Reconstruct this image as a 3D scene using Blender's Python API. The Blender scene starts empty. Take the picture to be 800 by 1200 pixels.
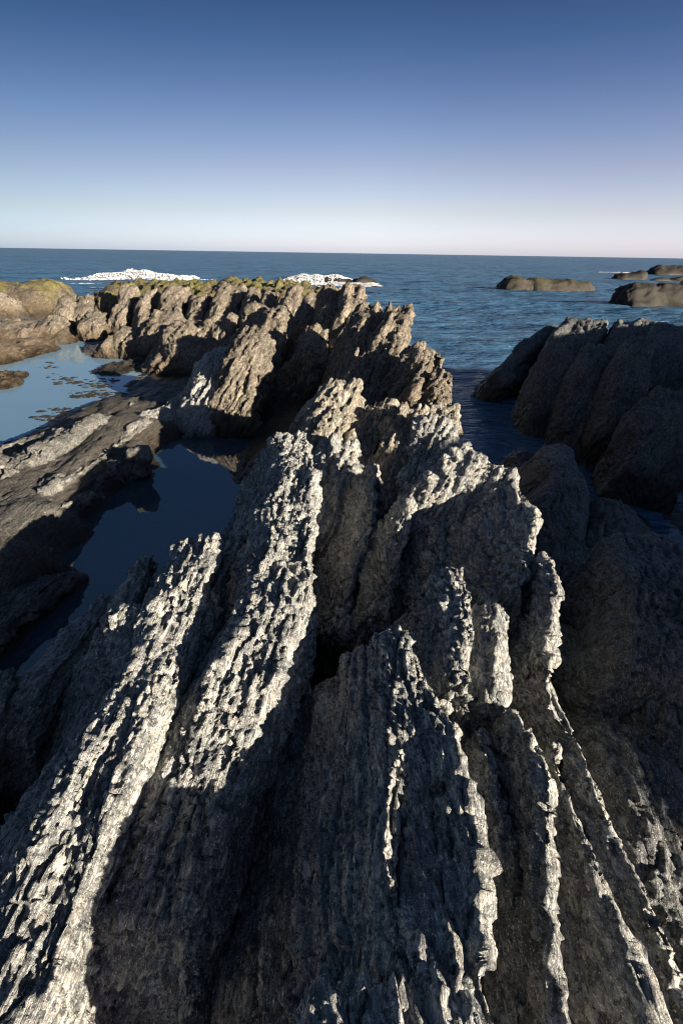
import bpy, math
import numpy as np
from mathutils import Vector, Matrix, Euler

# ------------------------------------------------------------------ camera, sky, sun, exposure
scene = bpy.context.scene
EYE = np.array([0.0, 0.0, 2.4])
FPX, CX, CY = 600.0, 400.0, 600.0            # focal length in pixels of the 800x1200 frame
PITCH = math.atan((600.0 - 296.5) / FPX)
ROLL = math.radians(0.9)
camd = bpy.data.cameras.new("camera")
cam = bpy.data.objects.new("camera", camd)
scene.collection.objects.link(cam)
camd.sensor_fit = 'VERTICAL'
camd.sensor_height = 36.0
camd.lens = 36.0 * FPX / 1200.0
camd.clip_start = 0.05
camd.clip_end = 60000
RM = Matrix.Rotation(math.radians(90) - PITCH, 3, 'X') @ Matrix.Rotation(ROLL, 3, 'Z')
cam.matrix_world = Matrix.Translation(Vector(EYE)) @ RM.to_4x4()
scene.camera = cam

SUN_EL, SUN_AZ = math.radians(15.5), math.radians(128.0)   # azimuth clockwise from +Y
sdir = Vector((math.sin(SUN_AZ) * math.cos(SUN_EL), math.cos(SUN_AZ) * math.cos(SUN_EL), math.sin(SUN_EL)))
world = bpy.data.worlds.new("World")
scene.world = world
world.use_nodes = True
wn, wl_ = world.node_tree.nodes, world.node_tree.links
wn.clear()
w_out = wn.new('ShaderNodeOutputWorld')
w_bg = wn.new('ShaderNodeBackground')
w_bg.inputs['Strength'].default_value = 0.15
sky = wn.new('ShaderNodeTexSky')
sky.sky_type = 'NISHITA'
sky.sun_disc = False
sky.sun_elevation = SUN_EL
sky.sun_rotation = SUN_AZ
sky.altitude = 0
sky.air_density = 1.0
sky.dust_density = 0.6
sky.ozone_density = 2.0
# deep polarised zenith: the sky darkens quickly above the horizon
tc = wn.new('ShaderNodeTexCoord')
sep = wn.new('ShaderNodeSeparateXYZ')
ramp = wn.new('ShaderNodeValToRGB')
mulc = wn.new('ShaderNodeMix')
mulc.data_type = 'RGBA'
mulc.blend_type = 'MULTIPLY'
mulc.inputs[0].default_value = 1.0
wl_.new(tc.outputs['Generated'], sep.inputs[0])
wl_.new(sep.outputs['Z'], ramp.inputs[0])
cr = ramp.color_ramp
SKY_RAMP = [(0.0, (0.3741, 0.4089, 0.696)), (0.06, (0.3175, 0.2828, 0.3567)), (0.119, (0.2653, 0.2192, 0.2653)), (0.174, (0.1914, 0.1783, 0.2306)), (0.225, (0.1305, 0.1348, 0.187)),
            (0.27, (0.0827, 0.1044, 0.1549)), (0.32, (0.0574, 0.0766, 0.1192)), (0.38, (0.0629, 0.0793, 0.1067)), (0.48, (0.0876, 0.104, 0.1313)), (0.72, (0.1423, 0.1423, 0.1423)), (1.0, (0.1642, 0.1587, 0.1477))]
while len(cr.elements) < len(SKY_RAMP):
    cr.elements.new(0.5)
for e, (p_, c_) in zip(cr.elements, SKY_RAMP):
    e.position = p_
    e.color = (*c_, 1)
wl_.new(sky.outputs[0], mulc.inputs[6])
wl_.new(ramp.outputs[0], mulc.inputs[7])
# and is less bright to the left, away from the sun
mx_ = wn.new('ShaderNodeMapRange')
mx_.inputs[1].default_value, mx_.inputs[2].default_value = -1, 1
wl_.new(sep.outputs['X'], mx_.inputs[0])
ramp2 = wn.new('ShaderNodeValToRGB')
ramp2.color_ramp.elements.new(.5)
for k_, (p_, c_) in enumerate(((.225, (.51, .59, .62)), (.52, (1, 1, 1)), (.78, (1.14, 1.10, 1.12)))):
    e = ramp2.color_ramp.elements[k_]
    e.position = p_
    e.color = (*c_, 1)
wl_.new(mx_.outputs[0], ramp2.inputs[0])
mul2 = wn.new('ShaderNodeMix')
mul2.data_type = 'RGBA'
mul2.blend_type = 'MULTIPLY'
mul2.inputs[0].default_value = 1.0
wl_.new(mulc.outputs[2], mul2.inputs[6])
wl_.new(ramp2.outputs[0], mul2.inputs[7])
wl_.new(mul2.outputs[2], w_bg.inputs[0])
wl_.new(w_bg.outputs[0], w_out.inputs[0])

sund = bpy.data.lights.new("sun", 'SUN')
sund.energy = 5.0
sund.angle = math.radians(0.5)
sund.color = (1.0, 0.86, 0.66)
sun = bpy.data.objects.new("sun", sund)
scene.collection.objects.link(sun)
sun.rotation_euler = sdir.to_track_quat('Z', 'Y').to_euler()
sun.location = (20, -8, 12)

scene.view_settings.view_transform = 'Standard'
scene.view_settings.look = 'None'
scene.view_settings.exposure = 1.8
scene.view_settings.gamma = 1.0
scene.view_settings.use_curve_mapping = False
try:
    scene.cycles.use_denoising = True
    scene.cycles.denoiser = 'OPENIMAGEDENOISE'
    scene.cycles.denoising_input_passes = 'RGB_ALBEDO_NORMAL'
    scene.cycles.denoising_prefilter = 'ACCURATE'
    scene.cycles.filter_width = 1.1
    scene.cycles.max_bounces = 6
    scene.cycles.transparent_max_bounces = 8
    scene.cycles.caustics_reflective = False
    scene.cycles.caustics_refractive = False
except Exception:
    pass

# ------------------------------------------------------------------ pixel -> world helpers
RN = np.array(RM)


def ray(px, py):
    d = RN @ np.array([(px - CX) / FPX, (CY - py) / FPX, -1.0])
    return d


def Z(px, py, z):
    d = ray(px, py)
    t = (z - EYE[2]) / d[2]
    return EYE + d * t


def Y(px, py, y):
    d = ray(px, py)
    return EYE + d * (y / d[1])


# ------------------------------------------------------------------ numpy noise
_rng = np.random.RandomState(7)
_perm = np.tile(_rng.permutation(256), 3).astype(np.int32)
_grad = _rng.normal(size=(256, 3)).astype(np.float32)
_grad /= np.linalg.norm(_grad, axis=1, keepdims=True)
_rand = _rng.rand(256, 3).astype(np.float32)


def perlin(x, y, z, seed=0):
    x = np.asarray(x, np.float32) + np.float32(seed * 17.31 + 1000)
    y = np.asarray(y, np.float32) + np.float32(seed * 9.17 + 1000)
    z = np.asarray(z, np.float32) + np.float32(seed * 5.73 + 1000)
    xi, yi, zi = np.floor(x), np.floor(y), np.floor(z)
    xf, yf, zf = x - xi, y - yi, z - zi
    xi = xi.astype(np.int32) & 255
    yi = yi.astype(np.int32) & 255
    zi = zi.astype(np.int32) & 255
    u = xf * xf * xf * (xf * (xf * 6 - 15) + 10)
    v = yf * yf * yf * (yf * (yf * 6 - 15) + 10)
    w = zf * zf * zf * (zf * (zf * 6 - 15) + 10)
    out = 0
    for dx in (0, 1):
        a = _perm[(xi + dx) & 255]
        wx = u if dx else 1 - u
        for dy in (0, 1):
            b = _perm[a + ((yi + dy) & 255)]
            wy = v if dy else 1 - v
            for dz in (0, 1):
                g = _grad[_perm[b + ((zi + dz) & 255)]]
                wz = w if dz else 1 - w
                out = out + wx * wy * wz * (g[:, 0] * (xf - dx) + g[:, 1] * (yf - dy) + g[:, 2] * (zf - dz))
    return out * 1.6


def vor(x, y, z, seed=0):
    """distance to the nearest cell point (F1)"""
    x = np.asarray(x, np.float32) + np.float32(seed * 3.7 + 1000)
    y = np.asarray(y, np.float32) + np.float32(seed * 7.1 + 1000)
    z = np.asarray(z, np.float32) + np.float32(seed * 2.9 + 1000)
    xi, yi, zi = np.floor(x), np.floor(y), np.floor(z)
    xf, yf, zf = x - xi, y - yi, z - zi
    # only the 8 cells nearest to the point
    sx = np.where(xf > .5, 0, -1)
    sy = np.where(yf > .5, 0, -1)
    sz = np.where(zf > .5, 0, -1)
    xi = xi.astype(np.int32)
    yi = yi.astype(np.int32)
    zi = zi.astype(np.int32)
    best = np.full(x.shape, 9.0, np.float32)
    for dx in (0, 1):
        a = _perm[(xi + sx + dx) & 255]
        for dy in (0, 1):
            b = _perm[a + ((yi + sy + dy) & 255)]
            for dz in (0, 1):
                r = _rand[_perm[b + ((zi + sz + dz) & 255)]]
                d = ((sx + dx + .2 + .6 * r[:, 0] - xf) ** 2 + (sy + dy + .2 + .6 * r[:, 1] - yf) ** 2
                     + (sz + dz + .2 + .6 * r[:, 2] - zf) ** 2)
                best = np.minimum(best, d)
    return np.sqrt(best)


def facets(x, y, z, seed=0):
    """angular chips: every cell is a small tilted plane with its own height; returns (height, edge distance)"""
    x = np.asarray(x, np.float32) + np.float32(seed * 3.7 + 1000)
    y = np.asarray(y, np.float32) + np.float32(seed * 7.1 + 1000)
    z = np.asarray(z, np.float32) + np.float32(seed * 2.9 + 1000)
    xi, yi, zi = np.floor(x), np.floor(y), np.floor(z)
    xf, yf, zf = x - xi, y - yi, z - zi
    sx = np.where(xf > .5, 0, -1)
    sy = np.where(yf > .5, 0, -1)
    sz = np.where(zf > .5, 0, -1)
    xi = xi.astype(np.int32)
    yi = yi.astype(np.int32)
    zi = zi.astype(np.int32)
    b1 = np.full(x.shape, 9.0, np.float32)
    b2 = np.full(x.shape, 9.0, np.float32)
    hh = np.zeros(x.shape, np.float32)
    for dx in (0, 1):
        a = _perm[(xi + sx + dx) & 255]
        for dy in (0, 1):
            b = _perm[a + ((yi + sy + dy) & 255)]
            for dz in (0, 1):
                k = _perm[b + ((zi + sz + dz) & 255)]
                r = _rand[k]
                ex, ey, ez = xf - (sx + dx + .1 + .8 * r[:, 0]), yf - (sy + dy + .1 + .8 * r[:, 1]), zf - (sz + dz + .1 + .8 * r[:, 2])
                d = ex * ex + ey * ey + ez * ez
                t = _grad[(k + 57) & 255]
                h = (_rand[(k + 91) & 255, 0] - .5) + .9 * (t[:, 0] * ex + t[:, 1] * ey + t[:, 2] * ez)
                m = d < b1
                b2 = np.where(m, b1, np.minimum(b2, d))
                hh = np.where(m, h, hh)
                b1 = np.minimum(b1, d)
    return hh, np.sqrt(b2) - np.sqrt(b1)


def steps(v, k, sharp=0.18):
    """terrace a smooth value: flat treads, sharp risers"""
    q = v * k
    f = np.floor(q)
    r = np.clip((q - f) / sharp, 0, 1)
    return (f + r * r * (3 - 2 * r)) / k


def sm(a, b, x):
    t = np.clip((x - a) / (b - a), 0, 1)
    return t * t * (3 - 2 * t)


def rock_disp(P, s, seed, dip, knob=1.0, strike=0.0, bed=1.0, fine=1.0, rib=1.0, up=1.0):
    """displacement along the normal of foliated rock: beds along the strike, leaning to the right"""
    ca, sa = math.cos(strike), math.sin(strike)
    cd, sd = math.cos(dip), math.sin(dip)
    x, y, z = P[:, 0] / s, P[:, 1] / s, P[:, 2] / s
    xs = x * ca - y * sa
    a = x * sa + y * ca
    b = sd * xs + cd * z
    c = cd * xs - sd * z
    a_, b_ = a, b
    a = a * max(1.0, up ** .6)          # grain drawn out up the dip instead of along the strike
    b = b / up
    w = perlin(x * 1.3, y * 1.3, z * 1.3, seed)
    w2 = perlin(x * 5, y * 4, z * 5, seed + 3)
    w3 = perlin(x * 11, y * 9, z * 11, seed + 4)
    d = 0.045 * perlin(a * 0.9, b * 1.4, c * 2.6, seed + 1)
    # thick beds with their own broken tops
    L = np.floor((c + 0.06 * w + 0.012 * w2) / 0.085)
    n = perlin(a / 0.85 + .15 * w2, b / 0.34 + .15 * w3, L * 3.37, seed + 5)
    d = d + 0.05 * bed * steps(n, 5.0, .12)
    # thin leaves
    L2 = np.floor((c + 0.03 * w + 0.006 * w2) / 0.026)
    n2 = perlin(a / 0.38, b / 0.10, L2 * 2.71, seed + 9)
    d = d + 0.026 * bed * steps(n2, 4.0, .3)
    # long ribs along the strike and the cracks between them
    if rib > 0:
        rb = perlin(a / 1.5 + .12 * w2, b / 0.17 + .10 * w2, c / 0.30, seed + 31)
        d = d + rib * 0.055 * steps(rb, 3.2, .14)
        ck = np.abs(perlin(a / 1.1, b / 0.20 + .12 * w2, c / 0.16, seed + 33))
        d = d - rib * 0.035 * np.clip(1 - ck / .05, 0, 1)
        ck2 = np.abs(perlin(a / 0.55 + .1 * w2, b / 0.085, c / 0.08, seed + 34))
        d = d - rib * 0.012 * np.clip(1 - ck2 / .06, 0, 1)
    # angular chips, long along the strike
    f1, e1 = facets(a / 0.25 + .25 * w2, b / 0.07 + .25 * w3, c / 0.05, seed + 11)
    m1 = .25 + 1.15 * sm(-.35, .5, perlin(x * 1.7 + 7, y * 1.1, z * 1.7, seed + 22))
    d = d + fine * m1 * (0.026 * f1 - 0.010 * np.clip(1 - e1 / .10, 0, 1))
    f2, e2 = facets(a / 0.085 + .3 * w3, b / 0.030, c / 0.022, seed + 12)
    m = .35 + 1.0 * sm(-.3, .4, perlin(x * 2.1, y * 2.1, z * 2.1, seed + 21))
    d = d + fine * knob * m * (0.016 * f2 - 0.009 * np.clip(1 - e2 / .14, 0, 1))
    f3 = perlin(a / 0.03, b / 0.014, c / 0.010, seed + 13)
    d = d + 0.0032 * fine * f3
    return d * s


# ------------------------------------------------------------------ mesh helpers
def tag(o, label=None, cat=None, group=None, kind=None):
    if label:
        o['label'] = label
    if cat:
        o['category'] = cat
    if group:
        o['group'] = group
    if kind:
        o['kind'] = kind
    return o


def grid_mesh(name, V, nu, nv, mat, origin=(0, 0, 0), smooth=True, close_v=False, keep=None):
    """V: (nu*nv,3) grid -> one mesh object"""
    me = bpy.data.meshes.new(name)
    V = V - np.asarray(origin)[None, :]
    idx = np.arange(nu * nv, dtype=np.int32).reshape(nu, nv)
    if close_v:
        j2 = np.roll(idx, -1, axis=1)
        q = np.stack([idx[:-1], j2[:-1], j2[1:], idx[1:]], -1).reshape(-1, 4)
    else:
        q = np.stack([idx[:-1, :-1], idx[:-1, 1:], idx[1:, 1:], idx[1:, :-1]], -1).reshape(-1, 4)
    if keep is not None:
        q = q[keep[q].any(axis=1)]
        used = np.unique(q)
        remap = np.full(nu * nv, -1, np.int32)
        remap[used] = np.arange(len(used))
        V = V[used]
        q = remap[q]
    nq = len(q)
    me.vertices.add(len(V))
    me.vertices.foreach_set('co', V.astype(np.float32).ravel())
    me.loops.add(nq * 4)
    me.loops.foreach_set('vertex_index', q.astype(np.int32).ravel())
    me.polygons.add(nq)
    me.polygons.foreach_set('loop_start', np.arange(0, nq * 4, 4, dtype=np.int32))
    me.polygons.foreach_set('use_smooth', np.full(nq, smooth))
    me.update(calc_edges=True)
    if mat:
        me.materials.append(mat)
    o = bpy.data.objects.new(name, me)
    o.location = origin
    scene.collection.objects.link(o)
    return o


def grid_normals(V, nu, nv, close_v=False):
    G = V.reshape(nu, nv, 3)
    du = np.gradient(G, axis=0)
    if close_v:
        dv = (np.roll(G, -1, 1) - np.roll(G, 1, 1)) / 2
    else:
        dv = np.gradient(G, axis=1)
    N = np.cross(du, dv).reshape(-1, 3)
    ln = np.linalg.norm(N, axis=1, keepdims=True)
    return N / np.maximum(ln, 1e-12)


def clots(name, C, R, mat, seed):
    """one mesh of many small ragged foam clots"""
    r = np.random.RandomState(seed)
    ph = (1 + 5 ** .5) / 2
    iv = np.array([(-1, ph, 0), (1, ph, 0), (-1, -ph, 0), (1, -ph, 0), (0, -1, ph), (0, 1, ph), (0, -1, -ph), (0, 1, -ph), (ph, 0, -1), (ph, 0, 1), (-ph, 0, -1), (-ph, 0, 1)]) / 1.9
    fc = np.array([(0, 11, 5), (0, 5, 1), (0, 1, 7), (0, 7, 10), (0, 10, 11), (1, 5, 9), (5, 11, 4), (11, 10, 2), (10, 7, 6), (7, 1, 8), (3, 9, 4), (3, 4, 2), (3, 2, 6), (3, 6, 8), (3, 8, 9), (4, 9, 5), (2, 4, 11), (6, 2, 10), (8, 6, 7), (9, 8, 1)])
    n = len(C)
    V = iv[None] * (R[:, None, None] * r.uniform(.7, 1.3, (n, 12, 1))) * np.array([1.5, 1.1, .8]) + C[:, None]
    F = (fc[None] + 12 * np.arange(n)[:, None, None]).reshape(-1, 3)
    me = bpy.data.meshes.new(name)
    me.vertices.add(n * 12)
    me.vertices.foreach_set('co', V.astype(np.float32).ravel())
    me.loops.add(len(F) * 3)
    me.loops.foreach_set('vertex_index', F.astype(np.int32).ravel())
    me.polygons.add(len(F))
    me.polygons.foreach_set('loop_start', np.arange(0, len(F) * 3, 3, dtype=np.int32))
    me.polygons.foreach_set('use_smooth', np.ones(len(F), bool))
    me.update(calc_edges=True)
    me.materials.append(mat)
    o = bpy.data.objects.new(name, me)
    scene.collection.objects.link(o)
    return o


TOTAL = [0]


def blade(name, label, cat, crest, wl=.4, wr=.2, zb=-.2, mat=None, group=None, lean=.35, ct=.03, pL=1.25, pR=1.6,
          e0=.12, e1=.15, s=1.0, seed=1, amp=1.0, jag=.06, knob=1.0, bed=1.0, fine=1.0, rib=1.0, up=1.0, cell=.0034, dip=.42, yaw=None, wmin=.0, smooth=True):
    """A leaning fin of bedded rock swept along its crest (near -> far), long flank on the left, bluff on the right."""
    C = np.array([np.asarray(c, float) for c in crest])
    n = len(C)
    WL = np.broadcast_to(np.asarray(wl, float), (n,)).copy()
    WR = np.broadcast_to(np.asarray(wr, float), (n,)).copy()
    ch = C[-1, :2] - C[0, :2]
    if yaw is not None:
        dirv = np.array([math.sin(yaw), math.cos(yaw)])
    elif np.linalg.norm(ch) > 0.25 * s:
        dirv = ch / np.linalg.norm(ch)
    else:
        dirv = np.array([0.0, 1.0])
    if dirv[1] < 0:
        dirv = -dirv
    right = np.array([dirv[1], -dirv[0]])

    def cap(p, sgn, run):
        th = np.linspace(0, 1, 9)[1:] * (math.pi / 2)
        h = max(p[2] - zb, .02)
        q = np.zeros((8, 3))
        q[:, :2] = p[:2] + sgn * dirv * (run * np.sin(th))[:, None]
        q[:, 2] = zb + h * np.cos(th)
        return q, np.sqrt(np.cos(th).clip(0, 1)) * .9 + .1 * np.cos(th)
    q0, k0 = cap(C[0], -1, e0)
    q1, k1 = cap(C[-1], 1, e1)
    A = np.vstack([q0[::-1], C, q1])
    K = np.concatenate([k0[::-1], np.ones(n), k1])
    WLa = np.concatenate([np.full(8, WL[0]), WL, np.full(8, WL[-1])]) * K
    WRa = np.concatenate([np.full(8, WR[0]), WR, np.full(8, WR[-1])]) * K
    CTa = np.full(len(A), ct) * K
    seg = np.linalg.norm(np.diff(A, axis=0), axis=1)
    dist = np.linalg.norm(A - EYE, axis=1)
    # rows spaced with the distance from the eye
    dens = np.concatenate([[0], np.cumsum(seg / np.maximum(.5 * (dist[1:] + dist[:-1]) * cell, .004))])
    nu = int(min(max(dens[-1], 24), 1100)) + 1
    tt = np.linspace(0, dens[-1], nu)
    S = np.stack([np.interp(tt, dens, A[:, k]) for k in range(3)], 1)
    wls, wrs, cts = (np.interp(tt, dens, w) for w in (WLa, WRa, CTa))
    arc = np.concatenate([[0], np.cumsum(np.linalg.norm(np.diff(S, axis=0), axis=1))]) / s
    h = np.maximum(S[:, 2] - zb, .001)
    o1 = np.zeros(nu)
    j = steps(perlin(arc / .6, o1, o1 + .3, seed + 40), 4, .25) + .4 * steps(perlin(arc / .25, o1, o1 + .6, seed + 41), 3, .3)
    h = np.maximum(h * (1 - 0.0) + jag * s * j * np.minimum(1, h / (.3 * s)), .001)
    wn1 = 1 + .22 * perlin(arc / .7, o1, o1 + .1, seed + 42)
    wn2 = 1 + .35 * perlin(arc / .5, o1, o1 + .2, seed + 43)
    off = .05 * s * perlin(arc / .6, o1, o1 + .8, seed + 44)
    t = np.linspace(0, 1, 60)
    per = []
    for i in range(nu):
        hl = h[i]
        zl = hl * (1 - t ** pL)
        zr = hl * (1 - t ** pR)
        xl = -cts[i] - wls[i] * wn1[i] * t + lean * (zl - hl)
        xr = cts[i] + wrs[i] * wn2[i] * t + lean * (zr - hl)
        X = np.concatenate([xl[::-1], xr]) + off[i]
        Zc = np.concatenate([zl[::-1], zr])
        per.append((X, Zc))
    mid = per[nu // 2]
    L = np.sum(np.hypot(np.diff(mid[0]), np.diff(mid[1])))
    dm = np.median(np.linalg.norm(S - EYE, axis=1))
    nv = int(min(max(L / max(dm * cell, .004), 24), 760))
    V = np.zeros((nu, nv, 3))
    rel = np.zeros((nu, nv))
    for i, (X, Zc) in enumerate(per):
        a = np.concatenate([[0], np.cumsum(np.hypot(np.diff(X), np.diff(Zc)))])
        q = np.linspace(0, a[-1], nv)
        xx, zz = np.interp(q, a, X), np.interp(q, a, Zc)
        V[i, :, 0] = S[i, 0] + right[0] * xx
        V[i, :, 1] = S[i, 1] + right[1] * xx
        V[i, :, 2] = zb + zz
        rel[i] = zz
    V = V.reshape(-1, 3)
    N = grid_normals(V, nu, nv)
    if np.mean(N[:, 2]) < 0:
        N = -N
    # soften normals a little so that ledges stay clean
    d = rock_disp(V, s, seed, dip, knob, math.atan2(dirv[0], dirv[1]), bed, fine, rib, up) * amp
    V = V + N * d[:, None]
    TOTAL[0] += len(V)
    base = (float(C[:, 0].mean()), float(C[:, 1].mean()), zb)
    # face winding: u x v points up when V grid normal does
    G = V.reshape(nu, nv, 3)[:, ::-1] if True else V
    o = grid_mesh(name, G.reshape(-1, 3), nu, nv, mat, base, smooth)
    tag(o, label, cat, group)
    return o


# ------------------------------------------------------------------ materials
def new_mat(name):
    m = bpy.data.materials.new(name)
    m.use_nodes = True
    nt = m.node_tree
    nt.nodes.clear()
    return m, nt.nodes, nt.links


def rock_mat(name, dark, light, brown=(.16, .11, .07), brown_amt=.25, speck=.5, moss=0.0, weed=0.0, wet_z=-.05, bump=.6, fs=1.0, rough=.72):
    m, N, Lk = new_mat(name)
    out = N.new('ShaderNodeOutputMaterial')
    bs = N.new('ShaderNodeBsdfPrincipled')
    geo = N.new('ShaderNodeNewGeometry')

    def mapping(rot, sc):
        mp = N.new('ShaderNodeMapping')
        mp.vector_type = 'TEXTURE'
        mp.inputs['Rotation'].default_value = rot
        mp.inputs['Scale'].default_value = sc
        Lk.new(geo.outputs['Position'], mp.inputs[0])
        return mp.outputs[0]

    def noise(vec, scale, detail=4, rough_=.55, dist=0):
        n = N.new('ShaderNodeTexNoise')
        n.inputs['Scale'].default_value = scale
        n.inputs['Detail'].default_value = detail
        n.inputs['Roughness'].default_value = rough_
        n.inputs['Distortion'].default_value = dist
        Lk.new(vec, n.inputs['Vector'])
        return n.outputs[0]

    def rmp(v, a, b, ca=(0, 0, 0), cb=(1, 1, 1)):
        r = N.new('ShaderNodeValToRGB')
        r.color_ramp.elements[0].position = a
        r.color_ramp.elements[1].position = b
        r.color_ramp.elements[0].color = (*ca, 1)
        r.color_ramp.elements[1].color = (*cb, 1)
        Lk.new(v, r.inputs[0])
        return r.outputs[0]

    def mix(f, a, b, mode='MIX'):
        x = N.new('ShaderNodeMix')
        x.data_type = 'RGBA'
        x.blend_type = mode
        for k, v in ((0, f), (6, a), (7, b)):
            if isinstance(v, (int, float)):
                x.inputs[k].default_value = v
            elif isinstance(v, tuple):
                x.inputs[k].default_value = (*v, 1)
            else:
                Lk.new(v, x.inputs[k])
        return x.outputs[2]

    def math_(op, a, b=None):
        x = N.new('ShaderNodeMath')
        x.operation = op
        for k, v in ((0, a), (1, b)):
            if v is None:
                continue
            if isinstance(v, (int, float)):
                x.inputs[k].default_value = v
            else:
                Lk.new(v, x.inputs[k])
        return x.outputs[0]

    iso = mapping((0, 0, 0), (fs, fs, fs))
    # strike along Y, beds leaning right
    bed = mapping((0, .42, 0), (.28 * fs, 3.0 * fs, 1.4 * fs))
    spl = mapping((0, .42, 0), (.5 * fs, 2.2 * fs, 1.1 * fs))
    n1 = noise(iso, 1.6, 5, .6)
    n2 = noise(bed, 9, 6, .6, .4)
    col = mix(rmp(n2, .34, .66), dark, light)
    dk2 = tuple(c * .55 for c in dark)
    col = mix(math_('MULTIPLY', rmp(n1, .42, .66), .7), col, dk2)
    n3 = noise(iso, 3.1, 5, .65, .5)
    col = mix(math_('MULTIPLY', rmp(n3, .5, .68), brown_amt), col, brown)
    # mineral grain: pale quartz flecks, dark pits
    n4 = noise(spl, 95, 3, .6)
    col = mix(math_('MULTIPLY', rmp(n4, .60, .70), speck), col, tuple(min(1, c * 2.6) for c in light))
    n5 = noise(iso, 60, 3, .6)
    col = mix(math_('MULTIPLY', rmp(n5, .50, .62), .85), col, tuple(c * .3 for c in dark))
    n7 = noise(iso, 210, 2, .5)
    gl_ = rmp(n7, .60, .66)
    col = mix(math_('MULTIPLY', gl_, speck), col, (.72, .72, .70))
    n8 = noise(spl, 30, 4, .7)
    col = mix(math_('MULTIPLY', rmp(n8, .50, .60), .75), col, tuple(c * .38 for c in dark))
    n9 = noise(spl, 24, 3, .6, .3)
    col = mix(math_('MULTIPLY', rmp(n9, .57, .64), .5), col, tuple(min(1, c * 1.35) for c in light))
    n6 = noise(iso, 14, 4, .6)
    col = mix(math_('MULTIPLY', rmp(n6, .58, .70), .35), col, (light[0] * .68, light[1] * .54, light[2] * .56))
    sepx = N.new('ShaderNodeSeparateXYZ')
    Lk.new(geo.outputs['Position'], sepx.inputs[0])
    zz = math_('ADD', sepx.outputs[2], math_('MULTIPLY', math_('SUBTRACT', n3, .5), .6))
    if weed > 0:
        mr = N.new('ShaderNodeMapRange')
        Lk.new(zz, mr.inputs[0])
        mr.inputs[1].default_value = .42
        mr.inputs[2].default_value = .12
        wf = math_('MULTIPLY', mr.outputs[0], weed)
        wc = mix(rmp(noise(iso, 22, 5, .7), .4, .62), (.022, .015, .008), (.11, .07, .028))
        col = mix(wf, col, wc)
    if moss > 0:
        sn = N.new('ShaderNodeSeparateXYZ')
        Lk.new(geo.outputs['Normal'], sn.inputs[0])
        up = rmp(sn.outputs[2], .45, .85)
        mf = math_('MULTIPLY', math_('MULTIPLY', up, rmp(noise(iso, 2.2, 4, .6), .40, .56)), moss)
        mc = mix(rmp(noise(iso, 9, 4, .6), .4, .65), (.075, .085, .012), (.20, .19, .03))
        col = mix(mf, col, mc)
    mw = N.new('ShaderNodeMapRange')
    Lk.new(zz, mw.inputs[0])
    mw.inputs[1].default_value = wet_z + .22
    mw.inputs[2].default_value = wet_z
    wetf = mw.outputs[0]
    col = mix(wetf, col, mix(1.0, col, (.28, .26, .25), 'MULTIPLY'))
    Lk.new(col, bs.inputs['Base Color'])
    rg = math_('SUBTRACT', math_('SUBTRACT', rough, math_('MULTIPLY', wetf, .35)), math_('MULTIPLY', gl_, .3))
    Lk.new(rg, bs.inputs['Roughness'])
    bs.inputs['Specular IOR Level'].default_value = .45
    # relief finer than the mesh
    v = N.new('ShaderNodeTexVoronoi')
    v.feature = 'F1'
    v.inputs['Scale'].default_value = 34
    Lk.new(spl, v.inputs['Vector'])
    hgt = math_('ADD', math_('MULTIPLY', math_('SUBTRACT', 1.0, v.outputs[0]), .5), math_('MULTIPLY', noise(bed, 46, 5, .65), 1.2))
    hgt = math_('ADD', hgt, math_('MULTIPLY', noise(iso, 120, 3, .6), .5))
    bp = N.new('ShaderNodeBump')
    bp.inputs['Strength'].default_value = bump
    bp.inputs['Distance'].default_value = .016 * fs
    Lk.new(hgt, bp.inputs['Height'])
    Lk.new(bp.outputs[0], bs.inputs['Normal'])
    Lk.new(bs.outputs[0], out.inputs[0])
    return m


M_GREY = rock_mat('grey_schist', (.17, .195, .22), (.52, .505, .465), brown_amt=.12, speck=.85, bump=1.0)
M_MID = rock_mat('greyed_tan_schist', (.15, .145, .13), (.46, .41, .335), brown=(.20, .14, .09), brown_amt=.35, speck=.5, wet_z=-.05, bump=.9, fs=1.3)
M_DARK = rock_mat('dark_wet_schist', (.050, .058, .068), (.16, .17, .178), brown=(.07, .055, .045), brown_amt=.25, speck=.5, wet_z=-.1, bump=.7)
M_TAN = rock_mat('weathered_tan_schist', (.085, .074, .060), (.255, .215, .168), brown=(.15, .10, .06), brown_amt=.4, speck=.4, weed=.75, wet_z=-.02, bump=.8, fs=2.0)
M_MOSS = rock_mat('mossy_tan_schist', (.05, .042, .03), (.15, .115, .078), brown=(.19, .115, .055), brown_amt=.6, speck=.3, moss=.6, weed=.8, wet_z=-.02, bump=.8, fs=2.6)
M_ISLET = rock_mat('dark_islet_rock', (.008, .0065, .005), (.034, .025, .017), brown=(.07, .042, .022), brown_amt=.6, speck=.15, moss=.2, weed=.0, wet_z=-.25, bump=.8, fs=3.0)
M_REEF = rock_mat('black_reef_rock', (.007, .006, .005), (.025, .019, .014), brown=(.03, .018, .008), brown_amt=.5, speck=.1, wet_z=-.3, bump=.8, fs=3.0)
M_SHORE = rock_mat('shore_bedrock', (.035, .037, .038), (.105, .105, .10), brown=(.07, .05, .03), brown_amt=.3, speck=.4, weed=.35, wet_z=.02, bump=.8, fs=1.5)


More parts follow.
